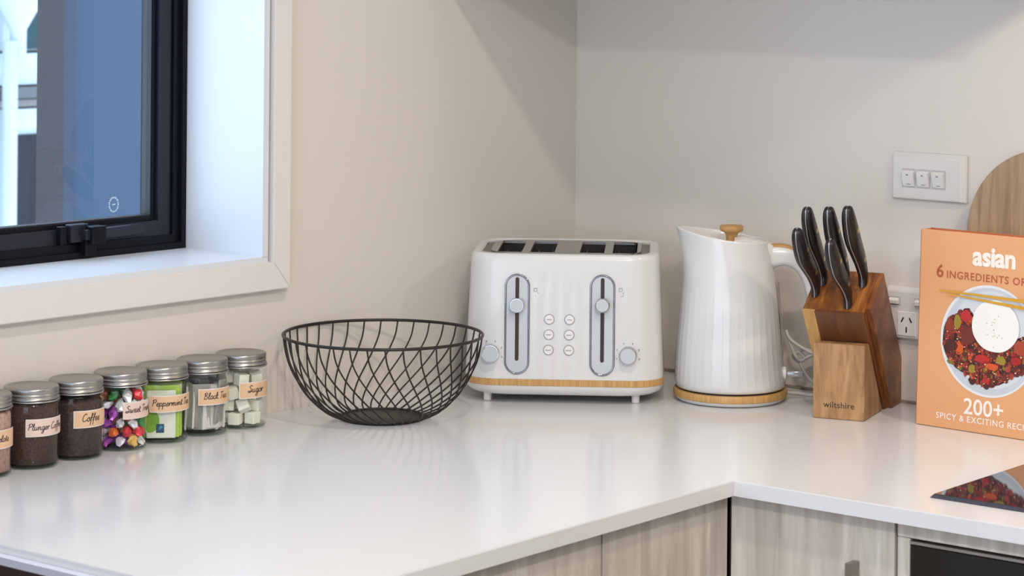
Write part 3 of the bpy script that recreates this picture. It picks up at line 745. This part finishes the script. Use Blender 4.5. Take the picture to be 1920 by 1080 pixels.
for r, z in enumerate((.1168, .0958, .0748)):
    for c, x in enumerate((-.0142, .0138)):
        b = obj('button', cyl(x - .0004 * r, z, .0063, -.001, .0016, 24), MT['whitep'], ts, True, angle=30)
        bmr = plate_holes([(x - .0004 * r + .0072 * cos(t * pi / 12), z + .0072 * sin(t * pi / 12)) for t in range(24)], [[(x - .0004 * r + .0064 * cos(t * pi / 12), z + .0064 * sin(t * pi / 12)) for t in range(24)]], 0, 0, lambda xx, zz, top: (xx, yf(z) - (.0010 if top else -.001), zz))
        obj('button_ring', bmr, mat('ring_grey', (.30, .30, .32), .3, .8) if not (r or c) else bpy.data.materials['ring_grey'], b)
        wd = words[r][c]; W = .0068 if r < 2 else .0080
        text_obj('button_text', wd, W, MT['ink'], b, lambda X, Y, x=x - .0004 * r, z=z, W=W: (x - W / 2 + X, yf(z) - .0018, z - .0007 + Y), bold=.01)
for x, y in ((-.1000, .008), (.1050, .008), (-.1000, .172), (.1050, .172)):
    obj('foot', lathe([(.0050, .0003), (.0054, .0010), (.0056, .0125), (.0062, .0150)], 20, c=(x, y)), MT['whitep'], ts, True)

# ------------------------------------------------------------------ kettle and its base
KX, KY, KT = .3769, -.1344, radians(33.7)
kb = thing('kettle_dock', 'round kettle power base with a bamboo edge under the white kettle', 'dock', (KX, KY, 0), KT)
obj('disc', lathe([(.066, .0003), (.0735, .0012), (.0765, .0045), (.0775, .0065)], 72), MT['white'], kb, True)
obj('bamboo_edge', lathe([(.0775, .0062), (.0792, .0070), (.0796, .0090), (.0796, .0148), (.0788, .0162), (.0740, .0165), (.0700, .0158)], 72, False, True), MT['bamboo'], kb, True, angle=50)
obj('contact_plate', lathe([(.0715, .0158), (.0715, .0170), (.03, .0172)], 48), mat('dark_plate', (.03, .03, .035), .3), kb, True, angle=40)
kt = thing('kettle', 'white ribbed electric kettle with a wooden lid knob', 'kettle', (KX, KY, 0), KT)
zl = [.0186, .0205, .0250, .0640, .1000, .1386, .1611, .1850, .2020, .2180, .2290]
LL = [.0745, .0775, .0775, .0755, .0722, .0690, .0672, .0680, .0702, .0740, .0775]
RR = [.0740, .0768, .0765, .0715, .0690, .0655, .0640, .0600, .0565, .0530, .0515]
def itp(xs, ys, x):
    for i in range(len(xs) - 1):
        if x <= xs[i + 1]: t = (x - xs[i]) / (xs[i + 1] - xs[i]); return ys[i] + (ys[i + 1] - ys[i]) * t
    return ys[-1]
def smooth_itp(xs, ys, x): return (itp(xs, ys, x - .004) + itp(xs, ys, x) * 2 + itp(xs, ys, x + .004)) / 4 if xs[1] < x < xs[-1] - .004 else itp(xs, ys, x)
NK = 240
def kring(s, off=0, ribs=True):
    out = []
    for k in range(NK):
        a = 2 * pi * k / NK; ca, sa = cos(a), sin(a)
        ztop = .2262 - .145 * (-.013 + .0645 * ca) + .0030 * (abs(ca) ** 3)
        z = .0186 + (ztop - .0186) * s
        zz = .0186 + (.229 - .0186) * s
        L = smooth_itp(zl, LL, zz) - off; R = smooth_itp(zl, RR, zz) - off
        c = (R - L) / 2; hw = (R + L) / 2; dp = min(hw, .0765 - (.0165 * max(0, (s - .1)) / .9)) - off * .5
        sp = max(0, (s - .72) / .28) ** 1.3
        y = dp * sa * (1 - .40 * sp * max(0, -ca) ** 2)
        x = c + hw * ca
        rib = 0
        if ribs and .035 < s < .71: rib = .00050 if k % 6 == 0 else 0
        if .5 < s: rib *= max(0, (.71 - s) / .21)
        out.append((x + rib * ca, y + rib * sa, z))
    return out
ss = [0, .010, .03, .05, .12, .2, .3, .4, .5, .6, .66, .70, .74, .78, .82, .86, .90, .94, .97, .99, 1.0]
rings = [kring(s) for s in ss]
rim_in = [[(x, y, z + .0008) for x, y, z in kring(1.0, .0015, False)]] + [kring(1.0, .003, False), kring(.97, .0035, False), kring(.90, .004, False)]
obj('body', loft(rings + rim_in, True, False), MT['white'], kt, True, angle=70)
obj('lid', loft([kring(.925, .0036, False), kring(.935, .006, False), [(x * .5, y * .5, z * 1.0) for x, y, z in kring(.95, .02, False)]], False, True), MT['whitep'], kt, True, angle=40)
# hinge cover between lid and handle
bm = loft([[(x, s * wy, z) for s, z in ((-1, zb), (-1, zt - .002), (-.7, zt), (.7, zt), (1, zt - .002), (1, zb))] for x, wy, zb, zt in ((.004, .030, .212, .2265), (.016, .030, .209, .2275), (.030, .026, .206, .2240), (.050, .016, .203, .2195), (.0575, .012, .202, .2165))])
bmesh.ops.recalc_face_normals(bm, faces=bm.faces)
obj('hinge_cover', bm, MT['whitep'], kt, True, angle=50)
kn = obj('lid_knob', lathe([(.0080, .2110), (.0076, .2190), (.0080, .2290), (.0100, .2325), (.0150, .2345), (.0165, .2360), (.0166, .2405), (.0155, .2425), (.0060, .2428)], 36, c=(.0, 0)), MT['bambooh'], kt, True, angle=50)
def sweep(path, wds, hts, n=16):
    pts = smooth_path(path, 6); m = len(pts) - 1; rings = []
    for i, p in enumerate(pts):
        t = (pts[min(i + 1, m)] - pts[max(i - 1, 0)]).normalized(); u = Vector((0, 1, 0)); v = t.cross(u)
        f = i / m * (len(wds) - 1); a = int(min(f, len(wds) - 2)); q = f - a
        wd = wds[a] + (wds[a + 1] - wds[a]) * q; ht = hts[a] + (hts[a + 1] - hts[a]) * q
        rings.append([p + u * (wd * (abs(cos(g)) ** .7) * (1 if cos(g) > 0 else -1)) + v * (ht * (abs(sin(g)) ** .7) * (1 if sin(g) > 0 else -1)) for g in [2 * pi * k / n for k in range(n)]])
    bm = loft(rings); bmesh.ops.recalc_face_normals(bm, faces=bm.faces); return bm
obj('handle', sweep([(.044, 0, .1960), (.060, 0, .2010), (.080, 0, .2005), (.098, 0, .1880), (.1085, 0, .1660), (.1140, 0, .1350), (.1170, 0, .1050), (.1180, 0, .0850)],
                    [.0130, .0125, .0115, .0110, .0105, .0095], [.0185, .0150, .0118, .0088, .0068, .0050]), MT['white'], kt, True)
obj('handle_inlay', sweep([(.0520, 0, .2120), (.0640, 0, .2145), (.0800, 0, .2125), (.0930, 0, .2045), (.1040, 0, .1920), (.1120, 0, .1740)], [.0085, .0095, .0085, .0070], [.0045, .0040, .0030, .0016]), MT['bambooh'], kt, True)
bm = loft([[(x + dx, y, z) for dx, y in ((0, -.006), (.0028, -.005), (.0028, .005), (0, .006))] for x, z in ((.0640, .166), (.0668, .130), (.0690, .100), (.0705, .075), (.0712, .062))])
bmesh.ops.recalc_face_normals(bm, faces=bm.faces)
obj('water_gauge', bm, mat('grey_gauge', lin(150, 142, 132), .25), kt)
sw_ = obj('switch_collar', xf(lathe([(.0085, -.0045), (.0095, -.002), (.0095, .0015), (.0070, .003)], 24), Matrix.Translation((.0752, -.006, .0385)) @ Matrix.Rotation(pi / 2, 4, 'Y')), MT['whitep'], kt, True, angle=40)
obj('switch_lever', BX((.078, -.0125, .0345), (.1010, -.002, .0425), .0018), mat('clear_grey_lever', lin(168, 168, 172), .12, .35), kt, True, angle=40)

# cord: from the base, across the worktop, loosely looped behind, up to the outlet
def kp(a, d, z): return (a, d, z)
cpath = [(.070, .030, .006), (.095, .040, .0035), (.120, .035, .003), (.150, .050, .020), (.140, .060, .045), (.110, .055, .060), (.085, .060, .075), (.078, .065, .088), (.084, .062, .070), (.092, .058, .052), (.100, .060, .046), (.112, .056, .054), (.135, .058, .062), (.160, .060, .075)]
obj('power_cord', tube(smooth_path(cpath, 8), .0024, 8), MT['cord'], kb, True)
c2 = [(.088, .066, .050), (.096, .062, .058), (.104, .062, .050), (.097, .064, .044), (.089, .064, .053), (.105, .060, .062), (.122, .062, .056), (.150, .060, .050)]
obj('cord_loop', tube(smooth_path(c2, 8), .0024, 8), MT['cord'], kb, True)
c3 = [(.074, .115, .112), (.085, .112, .119), (.100, .110, .124), (.130, .100, .124), (.165, .080, .112)]
obj('cord_lead', tube(smooth_path(c3, 8), .0012, 8), MT['cord'], kb, True)
c4 = [(.098, .056, .044), (.106, .055, .028), (.120, .056, .014), (.145, .060, .006)]
obj('cord_tail', tube(smooth_path(c4, 8), .0024, 8), MT['cord'], kb, True)

# ------------------------------------------------------------------ knife block
BT = radians(15.5); BO = (.5403, -.1798, 0)
kbk = thing('knife_block', 'slanted acacia knife block with a lighter front panel, between kettle and cookbook', 'knife block', BO, BT)
W = .0705
AXD = Vector((0, .615, -.788))
def Tp(a, s): return Vector((a, -.010 + .075 * s, .144 + .047 * s))
def Bp(a, s):
    T = Tp(a, s)
    if s > .995: return T + AXD * .222
    return T + AXD * (T.z - .0003) / .788
def prism(a0, a1, s0, s1, holes=[], kink=True):
    out = [(a0, s0), (a1, s0)] + ([(a1, .785)] if kink and s0 < .785 < s1 else []) + [(a1, s1), (a0, s1)] + ([(a0, .785)] if kink and s0 < .785 < s1 else [])
    return plate_holes(out, holes, 0, 0, lambda a, s, top: Tp(a, s) if top else Bp(a, s))
KN = [(-.0030, .300, -7.5, .95), (.0005, .580, 0, .97), (.0315, .577, -1, 1.0), (.0564, .5915, 0, 1.0), (.0470, .075, -7.5, .95)]
holes = [[(a - .0016, s + .02), (a + .0016, s + .02), (a + .0016, s + .24), (a - .0016, s + .24)] for a, s, _, _ in KN]
MT['ac2'] = MT['acacia']
obj('body', prism(-.0130, .0715, .052, 1.0, [h for h in holes]), MT['acacia'], kbk)
obj('front_board', prism(.0040, .0715, 0, .050), MT['acacia_dark'], kbk)
obj('pale_board', prism(-.0130, .0037, 0, .050), MT['acacia_pale'], kbk)
tag(obj('side_board', prism(.0718, .0785, .13, 1.0), MT['acacia'], kbk))
bm = bmesh.new()
pf = [(0, .0003), (.094, .0003), (.0215, .1010), (0, .1010)]
loft([[(a, u, z) for u, z in pf] for a in (0, W)], bm=bm); bmesh.ops.recalc_face_normals(bm, faces=bm.faces)
bmesh.ops.bevel(bm, geom=bm.edges[:], offset=.0008, segments=2, affect='EDGES')
pn = obj('front_panel', bm, MT['acacia_light'], kbk)
text_obj('lettering', 'wiltshire', .0425, MT['brand'], pn, lambda x, y: (.0145 + x, -.00015, .0155 + y), bold=.004, space=1.05)
# knives: handle swept along the slot axis
AX = Vector((0, -.615, .788)); NN = Vector((0, .788, .615))
kt_t = [0, .010, .030, .050, .083, .106, .125, .134, .1375]
kt_n = [.0015, .0085, .0072, .0025, -.0065, -.0062, -.0015, .0045, .0078]
kt_h = [.0170, .0175, .0205, .0240, .0285, .0270, .0215, .0145, .0060]
kt_w = [.0058, .0064, .0074, .0084, .0096, .0094, .0082, .0064, .0030]
def knife(a, s, tilt, k, label):
    base = Tp(a, s); o = thing('kitchen_knife', label, 'knife', (0, 0, 0), 0, 'black-handled knives in the block')
    O = Matrix.Translation(BO) @ Matrix.Rotation(BT, 4, 'Z')
    o.matrix_world = O @ Matrix.Translation(base)
    R = Matrix.Rotation(radians(-tilt), 4, 'X')
    ax = (R @ AX); nn = (R @ NN)
    def build(wf, ho, n=20, pw=.75):
        rg = []
        tt = []
        for i in range(len(kt_t) - 1):
            for q in range(4): tt.append(kt_t[i] + (kt_t[i + 1] - kt_t[i]) * q / 4)
        tt.append(kt_t[-1])
        P = smooth_path([(kt_t[i], kt_n[i], 0) for i in range(9)], 4); Hh = smooth_path([(kt_t[i], kt_h[i], 0) for i in range(9)], 4); Wd = smooth_path([(kt_t[i], kt_w[i], 0) for i in range(9)], 4)
        for p, h_, w_ in zip(P, Hh, Wd):
            h2 = h_.y / 2 + ho; c = p.y + h_.y / 2; ww = wf if wf else w_.y
            ring = []
            for g in range(n):
                an = 2 * pi * g / n; ca, sa = cos(an), sin(an)
                ring.append(ax * (p.x * k + .0012) + nn * ((c + h2 * abs(ca) ** pw * (1 if ca > 0 else -1)) * k) + Vector((ww * k * abs(sa) ** pw * (1 if sa > 0 else -1), 0, 0)))
            rg.append(ring)
        b = loft(rg); bmesh.ops.recalc_face_normals(b, faces=b.faces); return b
    hd_ = obj('handle', build(None, 0), MT['handle'], o, True, angle=60)
    obj('tang', build(.0010, .0012), MT['tang'], o, True, angle=60)
    for tpos, npos in ((.040, .0045 + .0115), (.100, -.006 + .0150)):
        c = ax * (tpos * k) + nn * (npos * k)
        hw = (.0080 if tpos < .07 else .0097) * k
        g = loft([[c + Vector((x, 0, 0)) + ax * (.0036 * cos(2 * pi * q / 12)) + nn * (.0036 * sin(2 * pi * q / 12)) for q in range(12)] for x in (-hw, hw)])
        bmesh.ops.recalc_face_normals(g, faces=g.faces)
        obj('rivet', g, MT['brass'], hd_)
    # blade: straight down its slot, a little of the heel shows
    g = bmesh.new(); s_dir = Vector((0, .075, .047)).normalized(); L = .0885
    p0 = s_dir * (.045 * L + .001) ; p1 = s_dir * (.21 * L)
    dn = AXD
    q = [p0 + AX * .0016, p1 + AX * .0016, p1 + dn * .055, p0 + dn * .060]
    loft([[v + Vector((x, 0, 0)) for v in q] for x in (-.0007, .0007)], bm=g); bmesh.ops.recalc_face_normals(g, faces=g.faces)
    obj('blade', g, MT['chrome'], o)
names = ['leftmost black-handled knife, leaning low towards the kettle', 'tall black-handled knife, second from the left at the back', 'tall black-handled knife in the middle of the back row', 'rightmost black-handled knife at the back of the block', 'black-handled knife in the front slot, lower than those behind']
for (a, s, tl, k), nm in zip(KN, names): knife(a, s, tl, k, nm)

# ------------------------------------------------------------------ cutting board leaning on the wall
g = bmesh.new(); R = .109; pts = [(-R, 0), (R, 0)] + [(R * cos(pi * k / 40), .253 + R * sin(pi * k / 40)) for k in range(41)]
bm = plate_holes(pts, [], 0, 0, lambda x, z, top: (x, -.016 if top else 0, z))
bmesh.ops.bevel(bm, geom=[e for e in bm.edges if len(e.link_faces) == 2 and e.calc_face_angle(0) > 1], offset=.0012, segments=2, affect='EDGES')
cb = tag(obj('cutting_board', bm, MT['board'], None, loc=(.796, -.0345, .0016), rot=(radians(-5.2), 0, 0)), 'round-topped wooden board leaning on the wall behind the cookbook', 'board')

# ------------------------------------------------------------------ cookbook
BK = thing('cookbook', 'peach-coloured cookbook standing upright with a plate of rice and stir-fry on its cover', 'book', (.6682, -.1288, 0), radians(-3))
TLT = Matrix.Rotation(radians(-2.2), 4, 'X')
BW, BHh, BD = .215, .2585, .024
def tl(p): return TLT @ Vector(p)
obj('front_cover', xf(BX((0, 0, .0006), (BW, .0024, BHh), .0006, 1), TLT), MT['bookcover'], BK)
obj('back_cover', xf(BX((0, BD - .0024, .0016), (BW, BD, BHh + .0008), .0006, 1), TLT), MT['bookedge'], BK)
obj('spine', xf(BX((-.0008, .0002, .0012), (.0022, BD - .0002, BHh - .0002), .0008, 2), TLT), MT['bookedge'], BK)
obj('page_block', xf(BX((.0025, .0026, .0050), (BW - .004, BD - .0026, BHh - .004)), TLT), MT['pages'], BK)
def BPx(x, y):
    gr = 795 + .160 * (x - 1717); z = (gr - y) / (1415 + .25 * (x - 1717)); a = (x - 1719.5 - (795 - y) * .014) / 1236
    return a, z
def flat(name, pts, m, d):
    g = bmesh.new(); g.faces.new([g.verts.new(tl((x, -d, z))) for x, z in pts]); bmesh.ops.recalc_face_normals(g, faces=g.faces)
    return obj(name, g, m, BK)
pc = (.107, .1205); pr = .0725
def circ(c, rx, rz, n=64, wob=0, seed=0):
    rr = random.Random(seed); ph = [rr.uniform(0, 6.28) for _ in range(3)]
    return [(c[0] + rx * (1 + wob * sin(3 * t + ph[0]) + wob * .6 * sin(5 * t + ph[1])) * cos(t), c[1] + rz * (1 + wob * sin(2 * t + ph[2]) + wob * .7 * sin(7 * t + ph[1])) * sin(t)) for t in [2 * pi * k / n for k in range(n)]]
flat('plate_rim_print', circ(pc, pr, pr), mat('plate_rim', lin(222, 224, 226), .4), .0003)
flat('plate_print', circ((pc[0] + .001, pc[1]), pr * .955, pr * .955), mat('plate_inner', lin(194, 200, 207), .4, var=.05, vscale=20), .0005)
flat('plate_well_print', circ((pc[0] + .004, pc[1] + .002), pr * .86, pr * .87), mat('plate_well', lin(206, 211, 215), .4), .0007)
sauce = [(1774, 606), (1790, 592), (1806, 584), (1822, 586), (1832, 610), (1838, 640), (1850, 656), (1872, 662), (1892, 652), (1905, 638), (1920, 636), (1932, 650), (1934, 680), (1920, 702), (1900, 708), (1890, 716), (1874, 724), (1852, 727), (1836, 722), (1824, 718), (1820, 706), (1804, 698), (1790, 686), (1776, 668), (1769, 640)]
sp = smooth_path([(*BPx(x, y), 0) for x, y in sauce], 4, True)
flat('sauce_print', [(p.x, p.y) for p in sp], mat('sauce_brown', lin(62, 24, 18), .35, var=.4, vscale=160), .0009)
def inside(x, y, poly):
    c = False
    for i in range(len(poly)):
        x1, y1 = poly[i]; x2, y2 = poly[i - 1]
        if (y1 > y) != (y2 > y) and x < (x2 - x1) * (y - y1) / (y2 - y1) + x1: c = not c
    return c
FC = [lin(*c) for c in ((110, 40, 28), (88, 34, 24), (140, 52, 30), (160, 28, 24), (204, 84, 34), (164, 66, 40), (150, 128, 40), (120, 110, 34), (74, 28, 22), (182, 36, 34), (206, 120, 50))]
FM = [mat('food_print_%s' % n_, c, .35, var=.35, vscale=500) for n_, c in zip('abcdefghijk', FC)]
rr = random.Random(4); g = bmesh.new()
for i in range(760):
    while True:
        x, y = rr.uniform(1766, 1936), rr.uniform(582, 728)
        if inside(x, y, sauce): break
    mi = rr.choice([0, 0, 1, 1, 1, 2, 2, 5, 8, 8, 8, 3, 4, 0, 7, 2]) if i < 330 else rr.choice([2, 3, 4, 5, 9, 10, 0, 8, 8, 1, 6])
    c = BPx(x, y); r = rr.uniform(.0018, .0048) if i < 330 else rr.uniform(.0005, .0018)
    f = g.faces.new([g.verts.new(tl((px, -.0011 - i * .0000012, pz))) for px, pz in circ(c, r * rr.uniform(.6, 1.3), r, 12, .16, i)]); f.material_index = mi
obj('food_print', g, FM, BK)['kind'] = 'stuff'
g = bmesh.new()
for i in range(90):
    while True:
        x, y = rr.uniform(1766, 1936), rr.uniform(582, 728)
        if inside(x, y, sauce): break
    c = BPx(x, y); r = rr.uniform(.0003, .0009)
    g.faces.new([g.verts.new(tl((px, -.0019, pz))) for px, pz in circ(c, r * 1.6, r, 7, .2, i)])
obj('gloss_print', g, mat('sauce_gloss', lin(240, 190, 170), .4), BK)['kind'] = 'stuff'
for cx_, cy_, rx, rz, mi in ((1813, 594, 11, 10, 9), (1797, 605, 7, 13, 6), (1783, 610, 8, 13, 2), (1800, 652, 8, 10, 4), (1843, 674, 14, 7, 9), (1825, 693, 6, 9, 6), (1878, 678, 9, 9, 6), (1862, 690, 12, 6, 4), (1913, 655, 12, 15, 5), (1851, 715, 7, 5, 9), (1905, 680, 10, 8, 3), (1786, 648, 12, 12, 8), (1816, 632, 14, 16, 0)):
    c = BPx(cx_, cy_); flat('stir_fry_piece', circ(c, rx / 1240, rz / 1430, 16, .12, cx_), FM[mi], .0021)
rc = BPx(1867, 614)
rice = mat('rice_print', lin(236, 234, 228), .6, var=.06, vscale=420)
flat('rice_print', circ(rc, .0350, .0338, 48, .012, 3), rice, .0024)
g = bmesh.new()
for i in range(15):
    c = (rc[0] + rr.gauss(0, .005), rc[1] - .006 + rr.gauss(0, .010)); g.faces.new([g.verts.new(tl((px, -.0026, pz))) for px, pz in circ(c, .0008, .0006, 6, .2, i)])
obj('garnish_print', g, mat('garnish', lin(150, 146, 84), .6), BK)['kind'] = 'stuff'
gold = mat('chopstick_gold', lin(206, 154, 42), .4)
for (x0, y0, x1, y1, w0, w1) in ((1762, 545, 2000, 579, 1.2, 4.2), (1778, 552, 2000, 597, 1.2, 4.4)):
    flat('chopstick_print', [BPx(x0, y0 - w0), BPx(x0, y0 + w0), BPx(x1 if x1 < 1974 else 1974, (y1 if x1 < 1974 else y0 + (y1 - y0) * (1974 - x0) / (x1 - x0)) + w1), BPx(1974, y0 + (y1 - y0) * (1974 - x0) / (x1 - x0) - w1)], gold, .0029)
def btext(name, s, a, z, width, m, bold, space=1.0, height=None):
    text_obj(name, s, width, m, BK, lambda x, y: tl((a + x, -.0004, z + y)), bold, space, height)
btext('title_print', 'asian', .0795, .2180, .0640, MT['ink_white'], .035, .95)
btext('digit_print', '6', .0255, .1975, .0108, MT['ink_rust'], .02)
btext('subtitle_print', 'INGREDIENTS OR', .0415, .1972, .1190, MT['ink_rust'], .012, 1.12)
btext('subtitle_print', 'LESS', .1690, .1972, .0310, MT['ink_rust'], .012, 1.12)
btext('count_print', '200+', .0725, .0235, .0590, MT['ink_white'], .015, 1.0)
btext('tagline_print', 'SPICY & EXCITING RECIPES', .0310, .0125, .1500, MT['ink_white'], .012, 1.12)
